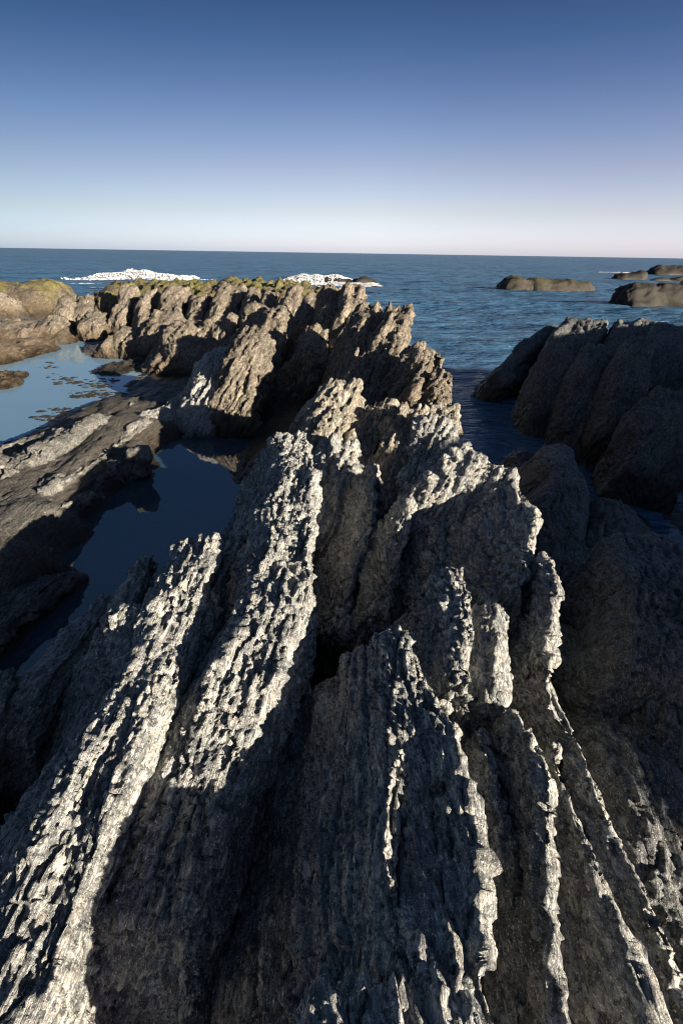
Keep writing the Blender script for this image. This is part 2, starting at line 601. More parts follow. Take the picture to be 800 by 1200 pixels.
def water_mat(name, deep, octaves, rough=.04, clear=False, ior=1.33, painted_sky=0.0):
    """octaves: (noise scale per metre, bump distance, strength)"""
    m, N, Lk = new_mat(name)
    out = N.new('ShaderNodeOutputMaterial')
    geo = N.new('ShaderNodeNewGeometry')
    mp = N.new('ShaderNodeMapping')
    mp.inputs['Scale'].default_value = (.55, 1.4, 1)
    mp.inputs['Rotation'].default_value = (0, 0, .12)
    Lk.new(geo.outputs['Position'], mp.inputs[0])
    prev = None
    for sc, dist, st in octaves:
        bp = N.new('ShaderNodeBump')
        bp.inputs['Strength'].default_value = st
        bp.inputs['Distance'].default_value = dist
        n = N.new('ShaderNodeTexNoise')
        n.inputs['Scale'].default_value = sc
        n.inputs['Detail'].default_value = 4
        n.inputs['Roughness'].default_value = .6
        Lk.new(mp.outputs[0], n.inputs[0])
        Lk.new(n.outputs[0], bp.inputs['Height'])
        if prev:
            Lk.new(prev.outputs[0], bp.inputs['Normal'])
        prev = bp
    if clear:
        fr = N.new('ShaderNodeFresnel')
        fr.inputs[0].default_value = ior
        Lk.new(prev.outputs[0], fr.inputs['Normal'])
        tr = N.new('ShaderNodeBsdfTransparent')
        tr.inputs[0].default_value = (*deep, 1)
        gl = N.new('ShaderNodeBsdfGlossy')
        gl.inputs['Roughness'].default_value = .01
        Lk.new(prev.outputs[0], gl.inputs['Normal'])
        mx = N.new('ShaderNodeMixShader')
        Lk.new(fr.outputs[0], mx.inputs[0])
        Lk.new(tr.outputs[0], mx.inputs[1])
        Lk.new(gl.outputs[0], mx.inputs[2])
        if painted_sky > 0:      # pale blue diffuse painted in, standing in for brighter sky reflection
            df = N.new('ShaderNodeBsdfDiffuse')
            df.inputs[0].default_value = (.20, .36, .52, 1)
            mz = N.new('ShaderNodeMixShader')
            mz.inputs[0].default_value = painted_sky
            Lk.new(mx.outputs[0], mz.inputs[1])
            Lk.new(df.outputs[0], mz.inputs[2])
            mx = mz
        Lk.new(mx.outputs[0], out.inputs[0])
    else:
        # open water: blue upwelling light under a reflection whose strength is that of a rough, wavy surface
        df = N.new('ShaderNodeBsdfDiffuse')
        df.inputs[0].default_value = (*deep, 1)
        fr = N.new('ShaderNodeFresnel')
        fr.inputs[0].default_value = ior
        Lk.new(prev.outputs[0], fr.inputs['Normal'])
        mn = N.new('ShaderNodeMath')
        mn.operation = 'MINIMUM'
        mn.inputs[1].default_value = .32
        Lk.new(fr.outputs[0], mn.inputs[0])
        gl = N.new('ShaderNodeBsdfGlossy')
        gl.inputs['Roughness'].default_value = rough
        Lk.new(prev.outputs[0], gl.inputs['Normal'])
        Lk.new(prev.outputs[0], df.inputs['Normal'])
        mx = N.new('ShaderNodeMixShader')
        Lk.new(mn.outputs[0], mx.inputs[0])
        Lk.new(df.outputs[0], mx.inputs[1])
        Lk.new(gl.outputs[0], mx.inputs[2])
        Lk.new(mx.outputs[0], out.inputs[0])
    return m


M_SEA = water_mat('sea_water', (.038, .098, .185), [(.12, 1.8, 1.0), (.6, .6, 1.0), (2.6, .16, 1.0), (9, .03, .8)], .16, ior=1.45)
M_POOL = water_mat('pool_water', (.30, .50, .58), [(7, .004, .05)], clear=True, ior=3.0, painted_sky=.12)
M_POOL_BIG = water_mat('still_pool_water', (.30, .45, .55), [(7, .004, .04)], clear=True, ior=14.0, painted_sky=.42)


def foam_mat():
    m, N, Lk = new_mat('sea_foam')
    out = N.new('ShaderNodeOutputMaterial')
    bs = N.new('ShaderNodeBsdfPrincipled')
    bs.inputs['Base Color'].default_value = (.38, .40, .44, 1)
    bs.inputs['Roughness'].default_value = .9
    bs.inputs['Subsurface Weight'].default_value = .0
    Lk.new(bs.outputs[0], out.inputs[0])
    return m


M_FOAM = foam_mat()

# ------------------------------------------------------------------ bedrock sheet between the rocks
SEA = -0.45
gp = []


def g(px, py, z):
    gp.append(Z(px, py, z))


for p in [(20, 470), (60, 450), (90, 425), (60, 485), (10, 495), (120, 425), (30, 415), (-60, 470), (-150, 500), (40, 440), (100, 412), (100, 440), (132, 421), (85, 468), (150, 415), (20, 500), (120, 412), (145, 440), (45, 488)]:
    g(*p, -.22)
for p in [(205, 560), (170, 600), (130, 640), (100, 690), (60, 730), (150, 640), (240, 545), (235, 520), (20, 760), (215, 600), (265, 520)]:
    g(*p, -.30)
# pool shores
for p in [(65, 403), (110, 402), (160, 410), (185, 425), (178, 445), (120, 466), (70, 488), (38, 504), (5, 518), (-60, 560), (140, 432), (12, 425), (-60, 430),
          (195, 520), (188, 545), (150, 572), (122, 600), (108, 625), (75, 690), (44, 735), (0, 775), (215, 508), (255, 502), (302, 502), (280, 535), (268, 560)]:
    g(*p, .0)
for p in [(150, 424), (165, 432)]:
    g(*p, .03)
# shelf between the pools
for p, z in [((110, 510), .28), ((10, 560), .34), ((60, 595), .32), ((150, 490), .28), ((230, 470), .25), ((0, 650), .35), ((30, 680), .22), ((60, 640), .28), ((20, 715), .14), ((-30, 765), .14), ((0, 742), .12), ((-120, 640), .4), ((170, 525), .18), ((200, 495), .18)]:
    g(*p, z)
for p in [(-5, 19.5, -.6), (-9, 20, -.5), (-13, 16, .1), (-12, 12, .3), (-6, 17, .35), (-3.5, 16.5, .3), (-2, 17, .3), (0, 16, .3), (1, 14, .2), (-6.5, 15.8, .1),
          (-1.2, 12, -.05), (-1.9, 11.5, .02), (0, 12, .1), (1.2, 11, .1), (.2, 8, .3), (.9, 7.5, .2), (0, 6, .35), (.6, 5, .5), (.3, 4, .4), (.2, 3, .2), (.1, 2, -.6), (0, 1, -.9), (-.25, 1.5, -.9), (.1, .3, -.9), (-.6, 2.6, -.3),
          (-1.2, 2, -.4), (-1, 1, -.6), (.6, 1, -.7), (1, 1, -.6), (1.5, 2, -.4), (1.3, 3, -.2), (1.6, 4, -.2), (2.2, 5, -.35), (2.0, 7, -.75), (2.3, 9, -1.0), (2.6, 12, -1.2), (4, 4, -.35), (5, 8, -.1), (3.6, 6, -.4), (7, 9, 0), (9.5, 10, -.2), (6, 12.5, -.8), (10, 13, -1.0),
          (2.4, 16, -1.5), (2.5, 20, -1.8), (-2, 22, -1.0), (-6, 24, -1.3), (-12, 26, -1.5), (10, 22, -2), (0, 26, -2), (12, 30, -2.2), (-14, 32, -2.2), (0, 32, -2.2), (-16, 22, -1.3), (-16, 4, .4), (-6, 0, .3), (-3, 3, .2), (-4, 4.4, .3), (6, 0, 0), (0, -1.5, 0), (-2, -1.5, .1), (3, -1.5, 0), (6.2, 4, .2), (6.6, 6, .1), (7, -4.8, 1.8), (7, -3.2, 2.6), (7, -1.6, 3.0), (7, -.3, 2.9), (7.3, 1.5, 2.1), (8.3, 3.5, 2.5), (8.7, 5, 2.9), (9.4, 6.5, 2.8), (10.5, 8.5, 2.2), (13, 4, 3), (13, 8, 2.2), (13, 0, 2), (5, -1, -.1), (2.4, 1.2, -.25), (2.6, 2, -.25), (3.4, 3, -.35), (3, 0, -.2), (4.4, 1.5, -.1), (4.8, 3.2, -.2), (5.2, 5, -.35), (5.6, .5, .2)]:  # high bank out of view at right is added to shade the right-hand rocks
    gp.append(np.array(p, float))
gp = np.array(gp)
D = np.linalg.norm(gp[:, None, :2] - gp[None, :, :2], axis=-1)
W = np.linalg.solve(D + 0.02 * np.eye(len(gp)) * 0 + 1e-6 * np.eye(len(gp)), gp[:, 2])


def ground_z(x, y):
    out = np.zeros(len(x))
    for k in range(0, len(x), 20000):
        q = np.stack([x[k:k + 20000], y[k:k + 20000]], 1)
        out[k:k + 20000] = np.linalg.norm(q[:, None] - gp[None, :, :2], axis=-1) @ W
    return out


def build_ground():
    # polar sheet from under the camera outwards
    nr, na = 620, 640
    r = np.concatenate([np.linspace(.02, 1.2, 40), np.geomspace(1.22, 34, nr - 40)])
    an = np.linspace(-math.radians(115), math.radians(115), na)
    R, Aa = np.meshgrid(r, an, indexing='ij')
    x = (R * np.sin(Aa)).ravel()
    y = (R * np.cos(Aa)).ravel() - .3
    z = ground_z(x, y)
    V = np.stack([x, y, z], 1)
    sc = 1.0 + .5 * sm(3, 14, y)
    P = V.copy()
    d = rock_disp(P, 1.1, 77, .9, .8, rib=1.2)
    d2 = .05 * perlin(x * 1.1, y * .7, z * 0, 90) + .03 * steps(perlin(x * 3.1, y * 1.6, z * 0, 91), 4)
    V[:, 2] += (d * .55 + d2) - .01
    o = grid_mesh('ground', V, nr, na, M_SHORE)
    # upward faces
    me = o.data
    if me.polygons[len(me.polygons) // 2].normal.z < 0:
        me.flip_normals()
    tag(o, kind='structure')
    return o


build_ground()

# ------------------------------------------------------------------ sea, pools


def build_sea():
    nr, na = 900, 620
    r = np.geomspace(3.0, 30000, nr)
    an = np.linspace(-math.radians(62), math.radians(62), na)
    R, Aa = np.meshgrid(r, an, indexing='ij')
    x = (R * np.sin(Aa)).ravel()
    y = (R * np.cos(Aa)).ravel()
    rr = R.ravel()
    z = np.zeros_like(x)
    o0 = np.zeros_like(x)
    for lam, am, rot, sd in [(14, .16, .12, 1), (6, .07, -.15, 2), (3, .045, .3, 3), (1.4, .07, -.1, 4), (.6, .04, .4, 5), (.3, .02, 0, 6)]:
        c, s_ = math.cos(rot), math.sin(rot)
        u, v = (x * c + y * s_) / (lam * 2.2), (-x * s_ + y * c) / lam
        pn = perlin(u, v, o0, 200 + sd)
        crest = 1 - 2 * np.abs(pn)
        fade = sm(.0, 1.0, lam / (rr * .011 + .02))
        dep = sm(4, 30, rr) if lam > 2 else .35 + .65 * sm(4, 26, rr)
        z += am * crest * fade * dep
    V = np.stack([x, y, SEA + z], 1)
    o = grid_mesh('sea_water', V, nr, na, M_SEA)
    if o.data.polygons[len(o.data.polygons) // 2].normal.z < 0:
        o.data.flip_normals()
    tag(o, kind='structure')


build_sea()


def build_pool(name, px, mat):
    pts = [Z(a, b, 0.0) for a, b in px]
    me = bpy.data.meshes.new(name)
    me.from_pydata([(p[0], p[1], 0.0) for p in pts], [], [list(range(len(pts)))])
    me.update()
    if me.polygons[0].normal.z < 0:
        me.flip_normals()
    me.materials.append(mat)
    o = bpy.data.objects.new(name, me)
    scene.collection.objects.link(o)
    tag(o, kind='structure')


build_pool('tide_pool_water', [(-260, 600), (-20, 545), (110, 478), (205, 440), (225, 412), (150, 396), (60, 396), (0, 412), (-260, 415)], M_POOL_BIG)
build_pool('tide_pool_water', [(-30, 880), (60, 800), (220, 735), (340, 610), (365, 530), (340, 490), (200, 496), (160, 535), (60, 640), (-30, 740)], M_POOL)

# ------------------------------------------------------------------ foreground fins
R_ = 'rock fin'
GF = 'bladed grey rock fins in the foreground'
blade('rock_fin', 'long pale sunlit rock fin at lower left, bright edge running down to the corner', R_,
      [Z(-40, 1290, .80), Z(22, 1110, .86), Z(75, 1010, .88), Z(130, 905, .9), Z(185, 790, .9), Z(215, 700, .93), Z(236, 630, .92)],
      wl=[.45, .5, .5, .5, .45, .4, .35], wr=[.34, .34, .34, .3, .25, .18, .12], mat=M_GREY, group=GF, zb=-.9, s=.66, bed=.5, fine=1.15, rib=1.3, lean=.30, seed=3, ct=.09, pR=1.25, pL=1.8, jag=.05)
blade('rock_fin', 'pointed sparkling fin leaning on the left side of the long pale one', R_,
      [Z(70, 1000, .82), Z(115, 920, .86), Z(150, 840, .86), Z(172, 775, .86), Z(166, 718, .86)],
      wl=.42, wr=.12, mat=M_GREY, group=GF, zb=-.9, s=.66, bed=.5, fine=1.15, rib=1.3, lean=.30, seed=5, ct=.08, pR=1.8, pL=1.8, jag=.08)
blade('rock_fin', 'low shadowed fin with notched top beside the near pool, left of the long pale fin', R_,
      [Z(20, 850, .5), Z(60, 790, .55), Z(100, 730, .52), Z(128, 695, .5)],
      wl=.4, wr=.2, mat=M_GREY, group=GF, zb=-.9, s=.66, bed=.5, fine=1.15, rib=1.3, lean=.3, seed=11, ct=.05, jag=.06)
blade('rock_fin', 'narrow dark fin with a small sunlit patch on its pointed top, beside the near pool', R_,
      [Z(120, 800, .62), Z(150, 720, .68), Z(172, 655, .68)],
      wl=.3, wr=.15, mat=M_GREY, group=GF, zb=-.9, s=.66, bed=.5, fine=1.15, rib=1.3, lean=.3, seed=17, ct=.03, jag=.06)
blade('rock_fin', 'shadowed rock edge at the left frame border with one bright sunlit tip', R_,
      [Z(-60, 900, .62), Z(-20, 830, .62), Z(4, 782, .6)],
      wl=.4, wr=.2, mat=M_GREY, group=GF, zb=-.9, s=.66, bed=.5, fine=1.15, rib=1.3, lean=.3, seed=19, ct=.05, jag=.05)
blade('rock_fin', 'tall bright central rock fin with pointed tip beside the near pool, long dark right flank', R_,
      [Z(170, 1080, .62), Z(228, 930, .78), Z(290, 800, .93), Z(335, 690, .96), Z(342, 630, .98), Z(350, 560, 1.02), Z(342, 506, 1.04)],
      wl=[.5, .5, .55, .6, .6, .55, .45], wr=[.35, .35, .3, .25, .2, .2, .2], mat=M_GREY, group=GF, zb=-.9, s=.66, bed=.5, fine=1.15, rib=1.3, lean=.22, seed=23, ct=.11, pR=1.3, pL=1.7, jag=.07)
blade('rock_fin', 'broad blue-grey slab fin in the lower middle with a sunlit ragged right edge', R_,
      [Z(560, 1290, 1.0), Z(557, 1130, 1.0), Z(550, 1010, 1.0), Z(540, 930, 1.0), Z(522, 850, 1.0), Z(505, 800, .98), Z(470, 745, .95)],
      wl=[.5, .52, .58, .62, .62, .58, .5], wr=.02, mat=M_GREY, group=GF, zb=-.9, s=.66, bed=.5, fine=1.15, rib=1.3, lean=.38, seed=29, ct=.02, pR=3, pL=2.2, jag=.05, e1=.07)
blade('rock_fin', 'knobbly sunlit block at the bottom edge below a dark cross crack, nearest the camera', R_,
      [Z(520, 1330, 1.04), Z(500, 1220, 1.04), Z(490, 1150, 1.03)],
      wl=.3, wr=.1, mat=M_GREY, group=GF, zb=-.9, s=.66, bed=.5, fine=1.15, rib=1.3, lean=.25, seed=30, ct=.14, pR=2.5, pL=2.0, jag=.03, e1=.03)
blade('rock_fin', 'blocky peaked fin behind the broad blue-grey slab with two stepped tops', R_,
      [Z(545, 800, .98), Z(548, 740, 1.02), Z(538, 668, 1.06)],
      wl=.42, wr=.03, mat=M_GREY, group=GF, zb=-.9, s=.66, bed=.5, fine=1.15, rib=1.3, lean=.35, seed=31, ct=.02, pR=3, pL=1.6, e1=.08, jag=.08)
blade('rock_fin', 'short ragged block with sunlit right rim, right of the blocky peaked fin', R_,
      [Z(580, 815, .9), Z(580, 760, .94), Z(580, 708, .96)],
      wl=.3, wr=.03, mat=M_GREY, group=GF, zb=-.9, s=.66, bed=.5, fine=1.15, rib=1.3, lean=.3, seed=37, ct=.03, pR=3, pL=2.2, e1=.08, jag=.06)
blade('rock_fin', 'narrow dark blue fin right of the broad slab, with thin sunlit rim', R_,
      [Z(655, 1290, .95), Z(648, 1130, .95), Z(642, 1010, .95), Z(630, 900, .95), Z(606, 835, .93)],
      wl=.3, wr=.02, mat=M_GREY, group=GF, zb=-.9, s=.66, bed=.5, fine=1.15, rib=1.3, lean=.35, seed=41, ct=.008, pR=3, pL=1.02, jag=.04)
blade('rock_fin', 'outer ragged fin at lower right with doubled sunlit crest running to the corner', R_,
      [Z(860, 1290, .85), Z(790, 1150, .85), Z(735, 1010, .85), Z(695, 900, .85), Z(655, 815, .84), Z(640, 780, .82)],
      wl=.34, wr=.06, mat=M_GREY, group=GF, zb=-.9, s=.66, bed=.5, fine=1.15, rib=1.3, lean=.35, seed=43, ct=.008, pR=2.5, pL=1.02, jag=.05)
blade('rock_fin', 'thin twin-pointed upright fin with bright edges, below the large rounded slab', R_,
      [Z(640, 765, .85), Z(652, 700, .9), Z(640, 650, .93)],
      wl=.22, wr=.03, mat=M_GREY, group=GF, zb=-.9, s=.66, bed=.5, fine=1.15, rib=1.3, lean=.28, seed=47, ct=.012, pR=3, jag=.08)
blade('rock_fin', 'large round-topped slab fin standing in the middle right with fine bright rim', R_,
      [Z(605, 690, .85), Z(620, 640, .92), Z(622, 600, 1.0), Z(600, 555, 1.1), Z(560, 532, 1.2), Z(545, 520, 1.24)],
      wl=.55, wr=.04,  mat=M_GREY, group=GF, zb=-.9, s=.66, fine=1.35, rib=.9, up=2.5, lean=.5, seed=53, ct=.015, pR=3, pL=1.4, jag=.03)
blade('rock_fin', 'small dark fin in the shade left of the large rounded slab', R_,
      [Z(515, 690, .5), Z(520, 620, .7), Z(525, 565, .9)],
      wl=.5, wr=.1,  mat=M_GREY, group=GF, zb=-.9, s=.66, bed=.5, fine=1.15, rib=1.3, lean=.4, seed=59, ct=.05, jag=.05)

TH = dict(wr=.03, mat=M_GREY, group=GF, zb=-.3, s=.6, bed=.5, fine=1.1, rib=1.2, lean=.32, ct=.012, pR=2.5, e0=.06, e1=.08)
blade('rock_fin', 'thin broken ledge with glinting edge running up the face of the broad blue-grey slab', R_,
      [Z(478, 1120, 1.0), Z(462, 1060, 1.0), Z(456, 1000, 1.0), Z(462, 940, 1.0), Z(474, 880, .99)], wl=.16, seed=201, jag=.06, pL=1.3, **TH)
blade('rock_fin', 'low rib on the shaded left flank of the tall bright central fin', R_,
      [Z(165, 930, .62), Z(212, 810, .72), Z(250, 705, .78), Z(278, 630, .82)], wl=.3, seed=202, jag=.07, pL=1.2, **{**TH, 'wr': .08, 'lean': .25})
blade('rock_fin', 'inner bright crest just left of the outer ragged fin at lower right', R_,
      [Z(790, 1290, .84), Z(735, 1130, .85), Z(695, 1020, .85), Z(668, 935, .85), Z(650, 872, .84)], wl=.22, seed=203, jag=.05, pL=1.1, **TH)
blade('rock_fin', 'thin dark fin in the gully between the broad slab and the narrow blue one', R_,
      [Z(610, 1290, .8), Z(600, 1130, .82), Z(590, 1000, .84), Z(575, 910, .85), Z(565, 860, .84)], wl=.2, seed=204, jag=.05, pL=1.1, **TH)

blade('rock_fin', 'shaded fin climbing the dark hollow between the tall central fin and the rounded slab', R_,
      [Z(395, 735, .2), Z(415, 660, .42), Z(435, 590, .68), Z(442, 545, .85)], wl=.4, seed=205, jag=.06, pL=1.5, **{**TH, 's': .8, 'wr': .1})
blade('rock_fin', 'second shaded fin in the dark hollow, leaning against the rounded slab', R_,
      [Z(448, 715, .4), Z(468, 640, .62), Z(480, 580, .85)], wl=.35, seed=206, jag=.06, pL=1.6, **{**TH, 's': .8, 'wr': .1})

# ------------------------------------------------------------------ middle ridge
GM = 'lit pinnacles of the middle ridge'
RP = 'rock pinnacle'


def pin(label, crest, seed, **k):
    d = dict(wl=.28, wr=.14, zb=-.1, mat=M_TAN, group=GM, lean=.30, seed=seed, ct=.14, jag=.06, s=.9, e0=.15, e1=.25, pL=1.8, pR=2.0, bed=1.7, rib=1.3, fine=.9, up=3.0)
    d.update(k)
    return blade('rock_pinnacle', label, RP, crest, **d)


pin('tall leaning pinnacle with bright face above the top of the near pool', [Y(275, 485, 7.2), Y(285, 425, 7.7), Y(297, 382, 8.2)], 61, wl=0.42, wr=.3)
pin('dark sloping ridge flank left of the bright leaning pinnacle, over the pools', [Y(235, 490, 7.2), Y(248, 440, 8.0), Y(262, 408, 8.8)], 62, wl=0.30, mat=M_GREY)
pin('ribbed pinnacle behind the tall central fin, right of the near pool tip', [Y(375, 560, 4.5), Y(390, 490, 5.1), Y(404, 447, 5.6)], 63, wl=0.30, mat=M_MID)
pin('square-shouldered pinnacle in front of the dark ridge hollow, grooved and sunlit', [Y(415, 560, 4.6), Y(432, 500, 5.2), Y(445, 470, 5.6)], 64, wl=0.24, mat=M_MID)
pin('slanting slab pinnacle just right of the tall central fin tip', [Y(385, 620, 3.7), Y(395, 560, 4.2), Y(400, 520, 4.6)], 65, wl=0.24, mat=M_GREY)
pin('highest cliff-edged pinnacle with sheer sunlit seaward side', [Y(455, 470, 6.2), Y(462, 410, 7.0), Y(468, 357, 7.8)], 66, wl=0.30, wr=.15)
pin('dark-sided pinnacle next to the highest cliff-edged one, rounded top in sun', [Y(425, 440, 6.8), Y(432, 395, 7.6), Y(436, 358, 8.2)], 67, wl=0.30)
pin('pointed pinnacle stepping down right of the highest one', [Y(478, 480, 5.8), Y(488, 440, 6.2), Y(492, 408, 6.5)], 68, wl=0.21)
pin('flat-topped knobby pinnacle over the channel', [Y(498, 490, 5.4), Y(505, 450, 5.7), Y(505, 414, 6.0)], 69, wl=0.18, wr=.1, ct=.12)
pin('small end pinnacle at the water edge of the channel', [Y(514, 500, 5.2), Y(521, 465, 5.5), Y(521, 436, 5.7)], 70, wl=0.15, wr=.08, ct=.1)
pin('lower bright buttress facing the channel, below the small end pinnacle', [Y(512, 560, 4.3), Y(520, 510, 4.8), Y(526, 474, 5.2)], 71, wl=0.18, mat=M_MID, wr=.08, ct=.1)
pin('ragged bright buttress in the centre of the ridge with shaded foot', [Y(470, 590, 4.0), Y(478, 520, 4.7), Y(485, 478, 5.1)], 72, wl=0.30, mat=M_MID)
pin('shadow-footed buttress leaning against the ragged central one', [Y(500, 575, 4.0), Y(507, 530, 4.4), Y(515, 497, 4.7)], 73, wl=0.24, mat=M_GREY)
pin('hooked pinnacle rising behind the bright leaning one, toward the headland', [Y(315, 420, 9.0), Y(322, 385, 9.6), Y(326, 360, 10.2)], 74, wl=0.30)
pin('stout low pinnacle over the dark hollow below the headland', [Y(362, 408, 8.6), Y(370, 395, 8.9), Y(377, 381, 9.2)], 75, wl=0.36)
pin('rounded tall pinnacle lit from the right, at the right end of the headland', [Y(360, 385, 10.5), Y(366, 360, 11), Y(370, 342, 11.5)], 76, wl=0.30)
pin('twin narrow spike on the skyline, left one of the pair over the sea', [Y(386, 390, 9.5), Y(390, 360, 10), Y(393, 336, 10.4)], 77, wl=0.24)
pin('broad leaning spike on the skyline beside the cliff-edged pinnacle', [Y(408, 395, 9.0), Y(413, 362, 9.5), Y(417, 337, 10)], 78, wl=0.24)

# ------------------------------------------------------------------ headland
GH = 'mossy headland blocks'
RB = 'headland block'


def head(label, crest, seed, **k):
    d = dict(wl=.9, wr=.7, zb=-.1, mat=M_MOSS, group=GH, lean=.2, seed=seed, ct=.5, jag=.03, s=1.6, e0=.35, e1=.8, pL=2.4, pR=2.4, bed=1.8, fine=.6, rib=1.2, up=3.0)
    d.update(k)
    return blade('headland_block', label, RB, crest, **d)


head('leftmost flat-topped headland block with moss on top, beside the surf gap', [Y(152, 352, 18), Y(160, 336, 19.5), Y(167, 331, 21.5)], 81, ct=.7)
head('mossy headland block second from the surf gap', [Y(197, 352, 17.5), Y(203, 336, 19.5), Y(207, 331, 22)], 82, ct=.7)
head('middle headland block with pale upright front face', [Y(240, 352, 17), Y(246, 336, 19), Y(250, 331, 21.5)], 83, ct=.7)
head('headland block with mossy cap above the ribbed slab front', [Y(276, 352, 16.5), Y(282, 336, 18.5), Y(288, 330, 20.5)], 84, ct=.6)
head('rightmost mossy headland block behind the skyline spikes', [Y(320, 352, 15.5), Y(326, 338, 17), Y(333, 332, 19.5)], 85, ct=.6)
head('headland block sloping down behind the rounded tall pinnacle', [Y(352, 354, 14), Y(356, 342, 15), Y(362, 335, 16.5)], 86, ct=.4)
FB = dict(mat=M_TAN, wl=.16, wr=.12, ct=.16, lean=.30, e0=.2, e1=.4, s=1.2, pL=2.0, pR=2.2, bed=1.5, fine=.9, jag=.05)
head('leaning blade at the left corner of the headland front, next to the surf gap', [Y(140, 372, 16.2), Y(147, 348, 16.8), Y(152, 337, 17.2)], 181, **FB)
head('narrow dark-sided blade on the headland front, second from the left corner', [Y(168, 374, 15.6), Y(174, 350, 16.2), Y(180, 340, 16.6)], 182, **{**FB, 'ct': .12})
head('broad pale blade on the headland front under the second mossy block', [Y(197, 372, 15.2), Y(203, 350, 15.8), Y(208, 337, 16.4)], 183, **{**FB, 'ct': .24})
head('short blade in a dark recess at the middle of the headland front', [Y(228, 372, 14.8), Y(232, 358, 15.2), Y(235, 347, 15.6)], 184, **FB)
head('ribbed upright slab on the headland front, broadest and brightest of the row', [Y(262, 368, 14.4), Y(268, 350, 15), Y(273, 335, 15.6)], 185, **{**FB, 'ct': .34})
head('thin upright blade right of the ribbed slab on the headland front', [Y(292, 366, 13.8), Y(296, 350, 14.3), Y(299, 336, 14.8)], 186, **{**FB, 'ct': .11})
head('stubby pale blade near the right end of the headland front', [Y(312, 368, 13), Y(317, 352, 13.5), Y(320, 340, 14)], 187, **{**FB, 'ct': .15})
head('tall narrow blade where the headland front meets the skyline spikes', [Y(338, 366, 12.2), Y(343, 350, 12.7), Y(346, 336, 13.2)], 188, **{**FB, 'ct': .13})

GS = 'small rocks in front of the headland'


def small(label, px, py, y, w, seed, **k):
    top = Y(px, py, y)
    h = top[2] + .1
    d = dict(wl=w, wr=w * .7, zb=-.1, mat=M_TAN, group=GS, lean=.25, seed=seed, ct=w * .25, jag=.05, s=1.6, e0=w, e1=w, pL=1.8, pR=1.8)
    d.update(k)
    return blade('shore_rock', label, 'rock', [top + np.array([0, -w * .5, -h * .25]), top, top + np.array([0, w * .4, -h * .1])], **d)


small('pointed pale rock standing alone beside the surf gap', 102, 346, 18, .55, 91)
small('slanting rock left of the pale pointed one by the surf gap', 76, 350, 17.5, .5, 92)
small('rounded pale rock above the far edge of the big pool', 113, 364, 16.2, .5, 93)
small('low rock at the left end of the row above the pool', 64, 370, 16, .5, 94)
small('rock with shaded left half between pool and headland', 150, 352, 17, .5, 95)
small('broad bright boulder with curved top at the headland foot', 196, 366, 14, .8, 96)
small('weedy brown rock at the pool end below the broad boulder', 165, 385, 14.2, .9, 97)
small('dark rock ledge below the headland middle', 235, 372, 13, 1.0, 98)
small('weed-covered rock spur with brown front above the pool', 222, 384, 12.2, .8, 99)
small('rock knob right of the broad bright boulder', 262, 368, 12.5, .7, 100)
small('low boulder where headland meets the pinnacles', 300, 358, 12.5, .6, 101)

GL = 'flat rocks around the big pool'


def slab(label, pts, seed, wl=.8, wr=.8, **k):
    d = dict(wl=wl, wr=wr, zb=-.15, mat=M_TAN, group=GL, lean=.1, seed=seed, ct=.3, jag=.02, s=1.8, e0=.5, e1=.5, pL=2.0, pR=2.0, yaw=0)
    d.update(k)
    return blade('rock_slab', label, 'rock slab', pts, **d)


slab('smooth tan slab at the left edge reaching into the big pool', [Z(-30, 418, .14), Z(30, 399, .22)], 111, wl=1.2, wr=.6, s=1.2, zb=-.1)
slab('tan slab tongue just right of the smooth one at the pool rim', [Z(66, 394, .16), Z(72, 389, .2)], 112, wl=.5, wr=.3, s=1.2, zb=-.1)
slab('flat broken rock at the left edge of the big pool below the smooth slab', [Z(-4, 446, .08), Z(-2, 438, .1)], 113, wl=.8, wr=.25, zb=-.1, s=1.0)
slab('low mottled slab behind the smooth tan one beside the inlet', [Z(10, 388, .3), Z(30, 378, .3)], 114, wl=1.5, wr=1.2)
M_SHELF = rock_mat('dark_grey_shelf_schist', (.075, .082, .09), (.27, .26, .235), brown=(.12, .09, .06), brown_amt=.25, speck=.6, wet_z=.0, bump=1.0)
SH = dict(mat=M_SHELF, bed=1.3, rib=1.6, yaw=None, lean=.5, pL=1.1, pR=2.5, ct=.03, s=.9, jag=.03, zb=-.3)
slab('long shelf between the two pools with sunlit strip at the left edge', [Z(-60, 600, .26), Z(15, 553, .32), Z(60, 526, .26), Z(150, 485, .02)], 115, wl=.45, wr=.2, **{**SH, 'ct': .10, 'jag': .10, 's': 1.4})
slab('low dark shelf along the near pool with thin bright tip', [Z(20, 650, .10), Z(90, 592, .14), Z(140, 545, .22), Z(166, 532, .32)], 116, wl=.4, wr=.03, **{**SH, 'e1': .15, 'lean': .35})
slab('striated shelf ledge running from the left edge toward the spur of the near pool', [Z(-60, 640, .2), Z(50, 580, .27), Z(120, 530, .26), Z(165, 500, .2)], 123, wl=.35, wr=.12, **SH)
slab('dark ledge between the striated shelf and the pool rim at the left edge', [Z(-60, 690, .2), Z(30, 625, .24), Z(90, 580, .22)], 124, wl=.3, wr=.1, **SH)
slab('shadowed ledge along the lower rim of the big pool', [Z(-40, 545, .16), Z(40, 515, .2), Z(110, 487, .18)], 125, wl=.3, wr=.2, **SH)
slab('dark dome of shelf rock at the left frame edge by the near pool', [Z(-50, 775, .18), Z(10, 722, .2), Z(45, 685, .22)], 117, wl=.45, wr=.1, **SH)
slab('dark ridge shelf rising from the big pool to the pinnacles', [Z(150, 500, .16), Z(215, 465, .32), Z(255, 432, .52)], 118, wl=.25, wr=.4, ct=.1, mat=M_GREY, s=1.2, yaw=None, e0=.3)

